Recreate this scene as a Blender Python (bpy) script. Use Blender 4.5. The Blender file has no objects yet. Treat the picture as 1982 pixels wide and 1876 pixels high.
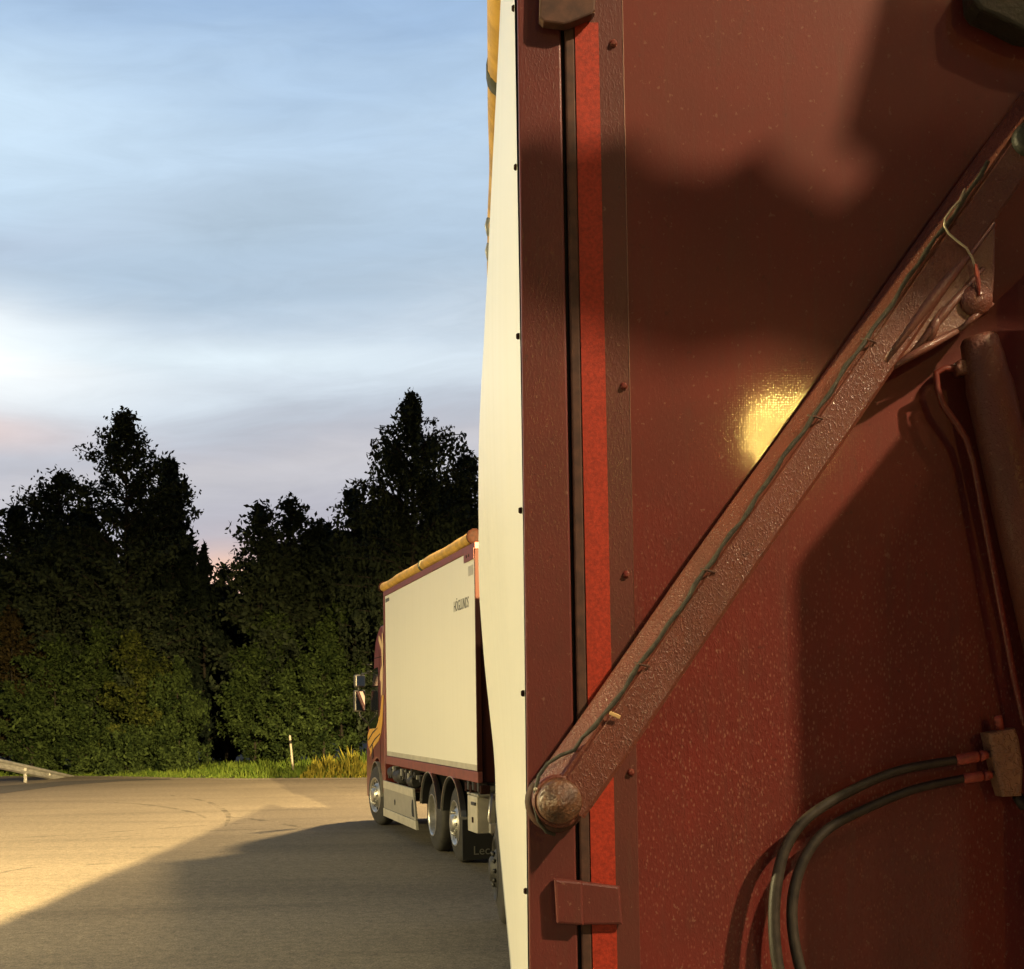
import bpy, bmesh, math, random
import numpy as np
from mathutils import Vector, Matrix
from math import radians as R, sin, cos, pi
random.seed(7); rng = np.random.default_rng(7)
S = bpy.context.scene

# ---------------------------------------------------------------- camera
FOC, CX, CY, ROLL, EYE = 2540.0, 991.0, 1376.0, 0.0135, 2.0
cd = bpy.data.cameras.new("camera"); cam = bpy.data.objects.new("camera", cd)
S.collection.objects.link(cam); S.camera = cam
cam.location = (0, 0, EYE)
cam.rotation_euler = (Matrix.Rotation(-0.0, 4, 'Y') @ Matrix.Rotation(R(90), 4, 'X') @ Matrix.Rotation(-ROLL, 4, 'Z')).to_euler()
cd.sensor_width = 36; cd.lens = 36 * FOC / 1982.0
cd.shift_y = (CY - 938.0) / 1982.0
cd.clip_start = 0.05; cd.clip_end = 3000
S.view_settings.view_transform = 'Standard'; S.view_settings.look = 'None'
S.view_settings.exposure = 0.0; S.view_settings.gamma = 1.0
try: S.view_settings.use_curve_mapping = False
except Exception: pass
S.render.resolution_x, S.render.resolution_y = 1024, 969
S.cycles.max_bounces = 6; S.cycles.diffuse_bounces = 3

# ---------------------------------------------------------------- world: dusk sky with streaky cloud
def lin(c):
    return tuple(((x / 255 / 12.92) if x / 255 <= .04045 else ((x / 255 + .055) / 1.055) ** 2.4) for x in c)
W = bpy.data.worlds.new("World"); S.world = W; W.use_nodes = True
class NT:
    def __init__(s, nt): s.nt = nt
    def n(s, t, **k):
        o = s.nt.nodes.new(t)
        for a, b in k.items(): setattr(o, a, b)
        return o
    def l(s, a, b): s.nt.links.new(a, b)
    def m(s, op, a, b=None, c=None):
        o = s.n('ShaderNodeMath', operation=op)
        for i, v in enumerate((a, b, c)):
            if v is None: continue
            if isinstance(v, (int, float)): o.inputs[i].default_value = v
            else: s.l(v, o.inputs[i])
        return o.outputs[0]
    def mix(s, f, a, b, t='MIX'):
        o = s.n('ShaderNodeMix', data_type='RGBA', blend_type=t)
        for i, v in ((0, f), (6, a), (7, b)):
            if isinstance(v, (int, float)): o.inputs[i].default_value = v
            elif isinstance(v, tuple): o.inputs[i].default_value = (*v[:3], 1)
            else: s.l(v, o.inputs[i])
        return o.outputs[2]
    def ramp(s, f, stops, interp='LINEAR'):
        o = s.n('ShaderNodeValToRGB'); e = o.color_ramp.elements; o.color_ramp.interpolation = interp
        while len(e) < len(stops): e.new(.5)
        for i, (p, c) in enumerate(stops):
            e[i].position = p; e[i].color = (*c[:3], 1) if isinstance(c, tuple) else (c, c, c, 1)
        if f is not None: s.l(f, o.inputs[0])
        return o.outputs[0]
    def noise(s, vec, scale, det=3, rough=.5, dist=0):
        o = s.n('ShaderNodeTexNoise'); o.inputs['Scale'].default_value = scale; o.inputs['Detail'].default_value = det
        o.inputs['Roughness'].default_value = rough; o.inputs['Distortion'].default_value = dist
        if vec is not None: s.l(vec, o.inputs['Vector'])
        return o.outputs['Fac']
    def comb(s, x, y, z=0.0):
        o = s.n('ShaderNodeCombineXYZ')
        for i, v in enumerate((x, y, z)):
            if isinstance(v, (int, float)): o.inputs[i].default_value = v
            else: s.l(v, o.inputs[i])
        return o.outputs[0]
w = NT(W.node_tree); bg = W.node_tree.nodes['Background']
tc = w.n('ShaderNodeTexCoord'); sp = w.n('ShaderNodeSeparateXYZ'); w.l(tc.outputs['Generated'], sp.inputs[0])
az = w.m('ARCTAN2', sp.outputs[0], sp.outputs[1]); el = w.m('ARCSINE', sp.outputs[2])
tilt = w.m('ADD', el, w.m('MULTIPLY', az, -.10))
nv = w.comb(w.m('MULTIPLY', az, 3.2), w.m('MULTIPLY', tilt, 13.0), 3.7)
n1 = w.noise(nv, 1.0, 2, .5, .3)
nv2 = w.comb(w.m('MULTIPLY', az, 6.0), w.m('MULTIPLY', tilt, 34.0), 8.1)
n2 = w.noise(nv2, 1.0, 6, .6, .6)
elw = w.m('ADD', tilt, w.m('MULTIPLY', w.m('SUBTRACT', n1, .5), .07))
elw = w.m('ADD', elw, w.m('MULTIPLY', w.m('SUBTRACT', n2, .5), .055))
# elevations (radians) mapped to 0..1 over -0.02..0.62
def E(x): return (x + .02) / .64
t01 = w.m('DIVIDE', w.m('ADD', elw, .02), .64)
base = w.ramp(t01, [(0, lin((205, 170, 150))), (E(.085), lin((240, 205, 185))), (E(.116), lin((206, 184, 186))),
    (E(.147), lin((172, 175, 190))), (E(.187), lin((204, 202, 206))), (E(.209), lin((186, 186, 195))), (E(.236), lin((182, 191, 204))),
    (E(.262), lin((214, 226, 236))), (E(.290), lin((194, 208, 222))), (E(.325), lin((177, 196, 214))), (E(.36), lin((172, 193, 214))),
    (E(.402), lin((188, 210, 231))), (E(.45), lin((174, 199, 225))), (E(.50), lin((164, 190, 219))), (E(.60), lin((118, 156, 205)))], 'B_SPLINE')
def blob(caz, cel, raz, rel, sl=0.0):
    dx = w.m('DIVIDE', w.m('SUBTRACT', az, caz), raz)
    dy = w.m('DIVIDE', w.m('SUBTRACT', w.m('SUBTRACT', w.m('ADD', el, w.m('MULTIPLY', w.m('SUBTRACT', n1, .5), .05)), cel), w.m('MULTIPLY', w.m('SUBTRACT', az, caz), sl)), rel)
    return w.m('EXPONENT', w.m('MULTIPLY', w.m('ADD', w.m('MULTIPLY', dx, dx), w.m('MULTIPLY', dy, dy)), -1.0))
col = base
col = w.mix(w.m('MULTIPLY', blob(-.20, .355, .12, .020, .12), .6), col, lin((164, 182, 198)))
col = w.mix(w.m('MULTIPLY', blob(-.38, .320, .12, .018, .28), .5), col, lin((172, 184, 204)))
col = w.mix(w.m('MULTIPLY', blob(-.40, .40, .15, .06), .75), col, lin((208, 230, 247)))
col = w.mix(w.m('MULTIPLY', blob(-.41, .250, .12, .034), .95), col, (1.04, 1.06, 1.04))
col = w.mix(w.m('MULTIPLY', blob(-.22, .262, .16, .014), .8), col, lin((222, 236, 244)))
col = w.mix(w.m('MULTIPLY', blob(-.42, .200, .10, .014), .8), col, lin((232, 208, 202)))
col = w.mix(w.m('MULTIPLY', blob(-.21, .104, .035, .018), .9), col, lin((255, 205, 172)))
nv3 = w.comb(w.m('ADD', w.m('MULTIPLY', az, 9.0), w.m('MULTIPLY', tilt, 12.0)), w.m('MULTIPLY', tilt, 42.0), 2.2)
n3 = w.noise(nv3, 1.0, 7, .62, .8)
col = w.mix(1.0, col, w.ramp(n3, [(.3, .94), (.52, 1.0), (.75, 1.06)]), 'MULTIPLY')
# the sky behind the camera (away from the afterglow) is darker
back = w.ramp(w.m('ADD', w.m('MULTIPLY', sp.outputs[1], .5), .5), [(0, .10), (.45, .2), (.85, 1.0)])
zen = w.ramp(sp.outputs[2], [(0, 1.0), (.5, 1.0), (1, .45)])
col = w.mix(1.0, col, back, 'MULTIPLY'); col = w.mix(1.0, col, zen, 'MULTIPLY')
low = w.m('GREATER_THAN', sp.outputs[2], -0.02)
col = w.mix(low, (.01, .01, .012), col)
w.l(col, bg.inputs['Color']); bg.inputs['Strength'].default_value = 1.08

# ---------------------------------------------------------------- helpers
C = S.collection
def ray(u, v):
    dx, dy = u - CX, CY - v
    return ((dx + ROLL * dy) / FOC, 1.0, (dy - ROLL * dx) / FOC)
def onplane(u, v, Q, ang, off, side):
    """where a sight line meets a vertical plane of a vehicle: side 'L' = its left flank, 'R' = its rear face"""
    r = ray(u, v); c, s = cos(ang), sin(ang); ax, ay = (c, s), (-s, c)
    n = ax if side == 'L' else ay
    t = (Q[0] * n[0] + Q[1] * n[1] - off) / (r[0] * n[0] + r[1] * n[1])
    p = (r[0] * t - Q[0], t - Q[1])
    return (p[0] * ax[0] + p[1] * ax[1], p[0] * ay[0] + p[1] * ay[1], EYE + r[2] * t)
def ground(u, v):
    r = ray(u, v); t = -EYE / r[2]; return (r[0] * t, t)
def atd(u, v, D):
    r = ray(u, v); return (r[0] * D, EYE + r[2] * D)

def mat(name, base=(.5, .5, .5), rough=.5, metal=0, coat=0, coat_r=.1, spec=.5, bump=None, var=None, emit=None, tint2=None, sub=None):
    """bump=(scale, strength, distance); var=(scale, amount): brightness mottling"""
    m = bpy.data.materials.new(name); m.use_nodes = True
    t = NT(m.node_tree); b = m.node_tree.nodes['Principled BSDF']
    b.inputs['Roughness'].default_value = rough; b.inputs['Metallic'].default_value = metal
    b.inputs['Coat Weight'].default_value = coat; b.inputs['Coat Roughness'].default_value = coat_r
    b.inputs['Specular IOR Level'].default_value = spec
    b.inputs['Base Color'].default_value = (*base, 1)
    tcn = t.n('ShaderNodeTexCoord')
    if var:
        f = t.noise(tcn.outputs['Object'], var[0], 5, .6)
        c2 = tint2 if tint2 else tuple(x * (1 - var[1]) for x in base)
        o = t.mix(t.ramp(f, [(.35, 0.0), (.65, 1.0)]), c2, tuple(min(1, x * (1 + var[1] * .6)) for x in base))
        t.l(o, b.inputs['Base Color'])
        t.l(t.m('ADD', rough - .06, t.m('MULTIPLY', f, .12)), b.inputs['Roughness'])
    if bump:
        f = t.noise(tcn.outputs['Object'], bump[0], 4, .55)
        bn = t.n('ShaderNodeBump'); bn.inputs['Strength'].default_value = bump[1]; bn.inputs['Distance'].default_value = bump[2]
        t.l(f, bn.inputs['Height']); t.l(bn.outputs[0], b.inputs['Normal'])
        if coat: t.l(bn.outputs[0], b.inputs['Coat Normal'])
    if emit:
        b.inputs['Emission Color'].default_value = (*emit[:3], 1); b.inputs['Emission Strength'].default_value = emit[3]
    return m

class MB:
    def __init__(s): s.bm = bmesh.new()
    def box(s, a, b, bev=0.0, rot=None, piv=None):
        t = bmesh.new(); bmesh.ops.create_cube(t, size=1)
        sc = [abs(b[i] - a[i]) for i in range(3)]; c = [(a[i] + b[i]) / 2 for i in range(3)]
        bmesh.ops.scale(t, vec=sc, verts=t.verts)
        if bev: bmesh.ops.bevel(t, geom=t.edges[:], offset=bev, segments=2, affect='EDGES', profile=.5)
        bmesh.ops.translate(t, vec=c, verts=t.verts)
        if rot: bmesh.ops.rotate(t, cent=piv or c, matrix=rot, verts=t.verts)
        return s.add(t)
    def add(s, t):
        me = bpy.data.meshes.new("tmp"); t.to_mesh(me); t.free(); s.bm.from_mesh(me); bpy.data.meshes.remove(me); return s
    def prism(s, pts, axis, a, b, bev=0.0):
        """closed outline extruded along axis: pts are the two other coordinates"""
        t = bmesh.new()
        def P(p, d): return (d, p[0], p[1]) if axis == 0 else ((p[0], d, p[1]) if axis == 1 else (p[0], p[1], d))
        v0 = [t.verts.new(P(p, a)) for p in pts]; v1 = [t.verts.new(P(p, b)) for p in pts]
        n = len(pts); f0 = t.faces.new(v0); f1 = t.faces.new(v1[::-1])
        for i in range(n): t.faces.new((v0[i], v1[i], v1[(i + 1) % n], v0[(i + 1) % n]))
        bmesh.ops.recalc_face_normals(t, faces=t.faces)
        if bev: bmesh.ops.bevel(t, geom=list(f0.edges) + list(f1.edges), offset=bev, segments=2, affect='EDGES', profile=.5)
        return s.add(t)
    def tube(s, path, r, n=10, cap=True):
        path = [Vector(p) for p in path]; rs = r if isinstance(r, (list, tuple)) else [r] * len(path)
        t = bmesh.new(); rings = []
        up = Vector((.123, .456, .88)).normalized()
        for i, p in enumerate(path):
            d = (path[min(i + 1, len(path) - 1)] - path[max(i - 1, 0)]).normalized()
            if i == 0: x = d.cross(up).normalized()
            else: x = (x - d * x.dot(d)).normalized()
            y = d.cross(x)
            rings.append([t.verts.new(p + (x * cos(2 * pi * k / n) + y * sin(2 * pi * k / n)) * rs[i]) for k in range(n)])
        for a, b in zip(rings, rings[1:]):
            for k in range(n): t.faces.new((a[k], a[(k + 1) % n], b[(k + 1) % n], b[k]))
        if cap: t.faces.new(rings[0][::-1]); t.faces.new(rings[-1])
        for f in t.faces: f.smooth = len(f.verts) == 4
        return s.add(t)
    def lathe(s, prof, axis, c, n=32, cap0=True):
        """prof: (distance along axis, radius)"""
        t = bmesh.new(); rings = []
        for d, r in prof:
            ring = []
            for k in range(n):
                a = 2 * pi * k / n; u, v = r * cos(a), r * sin(a)
                p = (c[0] + d, c[1] + u, c[2] + v) if axis == 0 else ((c[0] + u, c[1] + d, c[2] + v) if axis == 1 else (c[0] + u, c[1] + v, c[2] + d))
                ring.append(t.verts.new(p))
            rings.append(ring)
        for a, b in zip(rings, rings[1:]):
            for k in range(n):
                f = t.faces.new((a[k], a[(k + 1) % n], b[(k + 1) % n], b[k])); f.smooth = True
        if cap0: t.faces.new(rings[0][::-1])
        t.faces.new(rings[-1])
        bmesh.ops.recalc_face_normals(t, faces=t.faces)
        return s.add(t)
    def build(s, name, m, parent=None, smooth=None):
        me = bpy.data.meshes.new(name); s.bm.to_mesh(me); s.bm.free()
        o = bpy.data.objects.new(name, me); C.objects.link(o)
        if m: me.materials.append(m)
        if parent: o.parent = parent
        if smooth is not None and smooth:
            for p in me.polygons: p.use_smooth = True
        return o
def raw(name, V, F, m, parent=None, smooth=False):
    me = bpy.data.meshes.new(name); me.from_pydata([tuple(v) for v in V], [], [tuple(f) for f in F]); me.update()
    o = bpy.data.objects.new(name, me); C.objects.link(o); me.materials.append(m)
    if parent: o.parent = parent
    if smooth:
        for p in me.polygons: p.use_smooth = True
    return o
def tag(o, label=None, cat=None, group=None, kind=None):
    for k, v in (('label', label), ('category', cat), ('group', group), ('kind', kind)):
        if v: o[k] = v
    return o
def thing(name, loc, rz, label, cat, group=None):
    o = bpy.data.objects.new(name, None); C.objects.link(o); o.location = loc; o.rotation_euler = (0, 0, rz)
    return tag(o, label, cat, group)
def text_mesh(name, body, size, m, parent, M, extrude=.001, shear=0.0, sx=1.0):
    cu = bpy.data.curves.new(name, 'FONT'); cu.body = body; cu.size = size; cu.extrude = extrude; cu.shear = shear
    cu.resolution_u = 3
    t = bpy.data.objects.new(name, cu); C.objects.link(t)
    dg = bpy.context.evaluated_depsgraph_get(); me = bpy.data.meshes.new_from_object(t.evaluated_get(dg))
    bpy.data.objects.remove(t); me.transform(M @ Matrix.Diagonal((sx, 1, 1, 1))); me.name = name
    o = bpy.data.objects.new(name, me); C.objects.link(o); me.materials.clear(); me.materials.append(m); o.parent = parent
    return o

# ---------------------------------------------------------------- materials
M = {}
def red_paint(name, base, scale, strength, dist, rough, coat, stretch=(1, 1, .45), fine=900, coat_r=.14, lowz=False):
    m = bpy.data.materials.new(name); m.use_nodes = True; t = NT(m.node_tree); b = m.node_tree.nodes['Principled BSDF']
    tcn = t.n('ShaderNodeTexCoord'); mp = t.n('ShaderNodeMapping'); t.l(tcn.outputs['Object'], mp.inputs[0]); mp.inputs['Scale'].default_value = stretch
    mot = t.noise(tcn.outputs['Object'], 5.0, 5, .6)
    dirt = t.noise(mp.outputs[0], 26.0, 6, .65)
    c = t.mix(t.ramp(mot, [(.35, 0.0), (.7, 1.0)]), base, tuple(x * y for x, y in zip(base, (.74, .9, .9))))
    c = t.mix(t.m('MULTIPLY', t.ramp(dirt, [(.56, 0.0), (.78, 1.0)]), .3), c, (.055, .035, .022))
    m3 = t.n('ShaderNodeMapping'); t.l(tcn.outputs['Object'], m3.inputs[0]); m3.inputs['Scale'].default_value = (1, 1, .05)
    c = t.mix(t.m('MULTIPLY', t.ramp(t.noise(m3.outputs[0], 38.0, 4, .6), [(.52, 0.0), (.75, 1.0)]), .32), c, (.10, .052, .034))
    sk = t.noise(tcn.outputs['Object'], 75.0, 3, .6)
    c = t.mix(t.m('MULTIPLY', t.ramp(sk, [(.66, 0.0), (.70, 1.0)]), .35), c, (.34, .20, .13))
    c = t.mix(t.m('MULTIPLY', t.ramp(t.noise(tcn.outputs['Object'], 22.0, 4, .7), [(.64, 0.0), (.72, 1.0)]), .45), c, (.030, .014, .010))
    t.l(c, b.inputs['Base Color'])
    # crinkled, wet looking enamel: small elongated ridges of uneven height, stronger in patches
    cr = t.noise(mp.outputs[0], scale, 2, .5, .8)
    pk = t.ramp(cr, [(.46, 0.0), (.60, .55), (.72, 1.0)])
    patch = t.ramp(t.noise(tcn.outputs['Object'], 3.0, 2, .5), [(.3, .35), (.65, 1.0)])
    fn = t.noise(tcn.outputs['Object'], fine, 2, .5)
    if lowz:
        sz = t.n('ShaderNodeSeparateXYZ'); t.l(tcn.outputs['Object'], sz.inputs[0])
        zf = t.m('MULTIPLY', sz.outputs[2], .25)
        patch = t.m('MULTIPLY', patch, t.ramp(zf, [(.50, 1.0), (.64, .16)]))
    h = t.m('ADD', t.m('MULTIPLY', pk, patch), t.m('MULTIPLY', fn, .10 if lowz else .16))
    bn = t.n('ShaderNodeBump'); bn.inputs['Strength'].default_value = strength; bn.inputs['Distance'].default_value = dist
    t.l(h, bn.inputs['Height']); t.l(bn.outputs[0], b.inputs['Normal'])
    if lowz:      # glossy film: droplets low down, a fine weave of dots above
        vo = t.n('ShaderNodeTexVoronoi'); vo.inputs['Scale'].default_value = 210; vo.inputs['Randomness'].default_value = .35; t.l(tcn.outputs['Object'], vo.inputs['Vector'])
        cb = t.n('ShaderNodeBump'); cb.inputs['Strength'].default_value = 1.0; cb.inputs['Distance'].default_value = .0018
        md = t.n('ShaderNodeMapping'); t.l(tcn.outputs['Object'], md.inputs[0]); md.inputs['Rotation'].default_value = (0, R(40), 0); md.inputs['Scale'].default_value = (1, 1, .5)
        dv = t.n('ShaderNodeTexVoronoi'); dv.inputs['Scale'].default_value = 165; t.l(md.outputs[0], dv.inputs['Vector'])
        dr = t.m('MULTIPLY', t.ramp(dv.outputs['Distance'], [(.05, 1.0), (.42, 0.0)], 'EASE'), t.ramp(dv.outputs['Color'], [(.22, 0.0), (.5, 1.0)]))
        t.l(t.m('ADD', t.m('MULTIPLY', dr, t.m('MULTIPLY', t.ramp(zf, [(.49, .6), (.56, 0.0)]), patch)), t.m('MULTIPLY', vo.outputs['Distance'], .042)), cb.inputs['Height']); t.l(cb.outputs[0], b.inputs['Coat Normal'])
        # pale specks, stronger on the lower part, a dull dust film on the upper part
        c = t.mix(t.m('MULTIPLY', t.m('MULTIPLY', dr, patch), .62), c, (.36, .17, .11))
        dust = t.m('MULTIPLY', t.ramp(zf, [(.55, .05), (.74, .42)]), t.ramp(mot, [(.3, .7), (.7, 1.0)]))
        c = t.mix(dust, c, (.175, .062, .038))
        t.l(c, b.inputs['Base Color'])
    else: t.l(bn.outputs[0], b.inputs['Coat Normal'])
    b.inputs['Roughness'].default_value = rough; b.inputs['Coat Weight'].default_value = coat; b.inputs['Coat Roughness'].default_value = coat_r
    b.inputs['Specular IOR Level'].default_value = .22 if lowz else .4
    return m
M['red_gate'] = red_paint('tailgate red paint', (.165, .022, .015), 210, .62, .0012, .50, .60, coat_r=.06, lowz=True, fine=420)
M['red_arm'] = red_paint('crinkled red brown paint', (.165, .047, .027), 230, .9, .0014, .42, .35, (1, 1, .7))
M['flange'] = red_paint('grimy flange paint', (.125, .028, .019), 240, .45, .0008, .48, .3)
M['gusset'] = red_paint('dusty pinkish red paint', (.21, .078, .054), 210, .6, .0012, .4, .6, (1, 1, .8))
M['red_post'] = red_paint('post red paint', (.145, .028, .021), 240, .4, .0007, .45, .4)
M['red'] = mat('dark red lorry paint', (.14, .022, .016), .4, coat=.4, var=(2.0, .2))
M['red_rail'] = mat('faded red rail paint', (.17, .045, .034), .5, var=(6, .25))
M['tape'] = mat('red reflective tape', (.38, .036, .014), .5, spec=.4, bump=(400, .6, .0008), var=(160, .30))
M['seal'] = mat('brown olive rubber seal', (.085, .038, .022), .7, bump=(300, .4, .0006), var=(30, .4))
M['black'] = mat('black gap', (.008, .008, .008), .8)
M['dirty'] = mat('dirty chassis black', (.022, .02, .017), .6, var=(14, .5), bump=(60, .4, .003))
M['rubber'] = mat('tyre rubber', (.030, .027, .022), .75, var=(12, .35), bump=(90, .5, .002))
M['alu'] = mat('polished aluminium', (.50, .48, .43), .36, metal=.85, var=(8, .3))
M['steel'] = mat('galvanised steel', (.40, .41, .40), .45, metal=.4, var=(4, .25))
M['chrome'] = mat('stainless fender', (.70, .68, .62), .28, metal=1)
M['skirt'] = mat('brushed side skirt', (.50, .47, .38), .42, metal=.35, var=(5, .15))
M['skirt2'] = mat('grey side skirt', (.30, .285, .24), .45, metal=.3, var=(5, .15))
M['yellow'] = mat('yellow tarpaulin roll', (.50, .30, .055), .6, var=(7, .3), bump=(30, .5, .004))
M['brown'] = mat('rusty brown cap', (.022, .008, .005), .7, spec=.08, var=(30, .4))
M['strap'] = mat('grey green strap', (.05, .055, .035), .7)
M['hose'] = mat('dusty black hose', (.034, .027, .018), .5, bump=(420, .6, .0008), var=(50, .4))
M['ferrule'] = mat('pink red painted ferrule', (.36, .075, .05), .45, bump=(200, .8, .002), var=(60, .35))
M['block'] = red_paint('thickly painted valve block', (.33, .17, .095), 120, 1.0, .0036, .4, .4, (1, 1, .9))
M['wire'] = mat('dull pale wire', (.42, .38, .27), .4, metal=.5, bump=(300, .5, .001))
M['cable'] = mat('grimy dark cable', (.040, .038, .022), .6, bump=(260, .9, .002), var=(60, .55))
M['chip'] = mat('pale wood chip', (.75, .52, .22), .6, bump=(200, .5, .001))
M['glass'] = mat('dark cab glass', (.008, .010, .010), .08, spec=.6)
M['plastic'] = mat('black plastic', (.02, .02, .02), .45)
M['mirror'] = mat('mirror glass', (.7, .7, .7), .05, metal=1)
M['gold'] = mat('golden yellow decal', (.62, .33, .045), .4, coat=.3)
M['pale'] = mat('pale decal', (.60, .42, .22), .45)
M['ink'] = mat('dark grey lettering', (.07, .07, .06), .5)
M['white_ink'] = mat('worn white lettering', (.15, .145, .12), .7)
M['bark'] = mat('bark', (.022, .019, .014), .9, var=(5, .4), bump=(20, .6, .02))
M['postwhite'] = mat('white marker post plastic', (.33, .31, .25), .5)
M['lampmetal'] = mat('lamp post steel', (.25, .26, .26), .5, metal=.5)

# white flanks with faint dirt runs
def panel_mat(name, base, seed, rough=.30, runs=.18):
    m = bpy.data.materials.new(name); m.use_nodes = True; t = NT(m.node_tree); b = m.node_tree.nodes['Principled BSDF']
    tcn = t.n('ShaderNodeTexCoord'); mp = t.n('ShaderNodeMapping'); t.l(tcn.outputs['Object'], mp.inputs[0]); mp.inputs['Scale'].default_value = (1, 5.0, .22)
    mp.inputs['Location'].default_value = (seed, seed, 0)
    f = t.noise(mp.outputs[0], 1.6, 5, .6); g = t.noise(tcn.outputs['Object'], .8, 3, .5)
    c = t.mix(t.m('MULTIPLY', t.ramp(f, [(.45, 0.0), (.8, 1.0)]), runs), base, tuple(x * y for x, y in zip(base, (.72, .70, .62))))
    c = t.mix(t.m('MULTIPLY', g, .22), c, tuple(x * .8 for x in base))
    t.l(c, b.inputs['Base Color']); b.inputs['Roughness'].default_value = rough; b.inputs['Specular IOR Level'].default_value = .5
    t.l(t.m('ADD', rough - .05, t.m('MULTIPLY', f, .2)), b.inputs['Roughness'])
    bn = t.n('ShaderNodeBump'); bn.inputs['Strength'].default_value = runs * .6; bn.inputs['Distance'].default_value = .008
    t.l(t.noise(mp.outputs[0], 1.2, 2, .5), bn.inputs['Height']); t.l(bn.outputs[0], b.inputs['Normal'])
    return m
M['white'] = panel_mat('dusty white truck panel', (.72, .70, .62), 3.1, .30, .06)
M['white_trailer'] = panel_mat('dusty white trailer panel', (.74, .73, .66), 9.3)

# ---------------------------------------------------------------- street lighting of the yard (all lamps stand outside the frame or behind the trailer)
def street_lamp(loc, height, aim, label, power, colour, spot=150, blend=.4, radius=.22, flood=None, lens=30):
    """a tapered pole with an outreach arm and a flat head; flood = a second, narrower floodlight on the same pole"""
    dx, dy = aim; L = math.hypot(dx, dy) or 1; ux, uy = dx / L, dy / L
    px, py = loc[0] - ux * 1.4, loc[1] - uy * 1.4                      # the lens hangs over loc
    t = thing('street_lamp', (px, py, 0), math.atan2(uy, ux), label, 'street lamp', 'street lamps round the yard')
    MB().tube([(0, 0, 0), (0, 0, height * .5), (0, 0, height + .25)], [.11, .085, .055], 14).build('pole', M['lampmetal'], t)
    MB().tube([(0, 0, height + .2), (.35, 0, height + .33), (.95, 0, height + .30)], [.04, .035, .03], 10).build('bracket_arm', M['lampmetal'], t)
    h = MB().box((.9, -.17, height + .12), (1.75, .17, height + .30), .05).build('lamp_head', M['lampmetal'], t)
    e = mat('lit lamp lens', (.8, .7, .5), .4, emit=(*colour, lens))
    MB().lathe([(-.03, .02), (-.03, .14), (0, .17), (.02, .17)], 2, (1.4, 0, height + .10), 20).build('lens', e, h)
    ld = bpy.data.lights.new('lamp_light', 'SPOT'); ld.energy = power; ld.color = colour; ld.spot_size = R(spot); ld.spot_blend = blend; ld.shadow_soft_size = radius
    lo = bpy.data.objects.new('lamp_light', ld); C.objects.link(lo); lo.parent = t; lo.location = (1.4, 0, height - .2)
    if flood:
        tgt, pw, sz, bl, fcol = flood
        fh = MB().box((.12, -.25, height - .55), (.34, .25, height - .15), .04).build('floodlight', M['lampmetal'], t)
        MB().box((.345, -.2, height - .5), (.36, .2, height - .2)).build('lens', mat('lit flood lens', (.8, .7, .5), .4, emit=(*fcol, lens)), fh)
        MB().prism([(.30, height + .02), (.30, height + .04), (1.55, height - .43), (1.55, height - .45)], 1, -.8, .8).build('visor', M['lampmetal'], fh)  # visor added to cut the flood's upward light
        fd = bpy.data.lights.new('flood_light', 'SPOT'); fd.energy = pw; fd.color = fcol; fd.spot_size = R(sz); fd.spot_blend = bl; fd.shadow_soft_size = .11
        fo = bpy.data.objects.new('flood_light', fd); C.objects.link(fo); fo.parent = t; fo.location = (.55, 0, height - .35)
        rot = Matrix.Rotation(-math.atan2(uy, ux), 3, 'Z')
        wloc = Vector((px, py, 0)) + rot.inverted() @ Vector(fo.location)
        d = rot @ (Vector(tgt) - wloc)
        fo.rotation_euler = d.to_track_quat('-Z', 'Y').to_euler()
    return t
WARM = (1.0, .70, .28); PALE = (1.0, .84, .42)
# A: far behind the camera, frontal on the tailgate (its golden reflection)
street_lamp((7.8, -26.5), 8.95, (-.2, 1), 'tall lit street lamp far behind the parked trailer', 1900, (1.0, .66, .15), 170, .1, .10, lens=40)
# B: close behind right: floodlight over the open yard
street_lamp((4.7, -2.9), 9.2, (-.8, 1), 'lamp post with a second floodlight beside the trailer tail', 450, (1.0, .72, .36), 150, .4, .22,
            flood=((-12.5, 40, 0), 265000, 55, .35, (1.0, .69, .29)), lens=12)
# E: tall mast whose slanting light rakes the tailgate
LE = Vector((10.0, -6.4, 13.4))
street_lamp((LE.x, LE.y), LE.z + .2, (-.7, .7), 'highest yard lamp on a mast right of the camera', 14500, (1.0, .75, .47), 165, .2, .24, lens=12)
# C: ahead beyond the truck, hidden by the trailer
street_lamp((2.4, 31.0), 12.0, (-.6, -1), 'tall street lamp ahead of the truck hidden behind the trailer', 27000, (1.0, .68, .30), 132, .4, .5)
# D: left of the yard, lights the white flanks
street_lamp((-25, 4.5), 8.0, (1, .2), 'street lamp at the left edge of the yard', 140000, (1.0, .74, .35), 150, .3, .25,
            flood=((0, 12.5, 2.0), 36000, 92, .5, (1.0, .82, .40)), lens=40)

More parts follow.
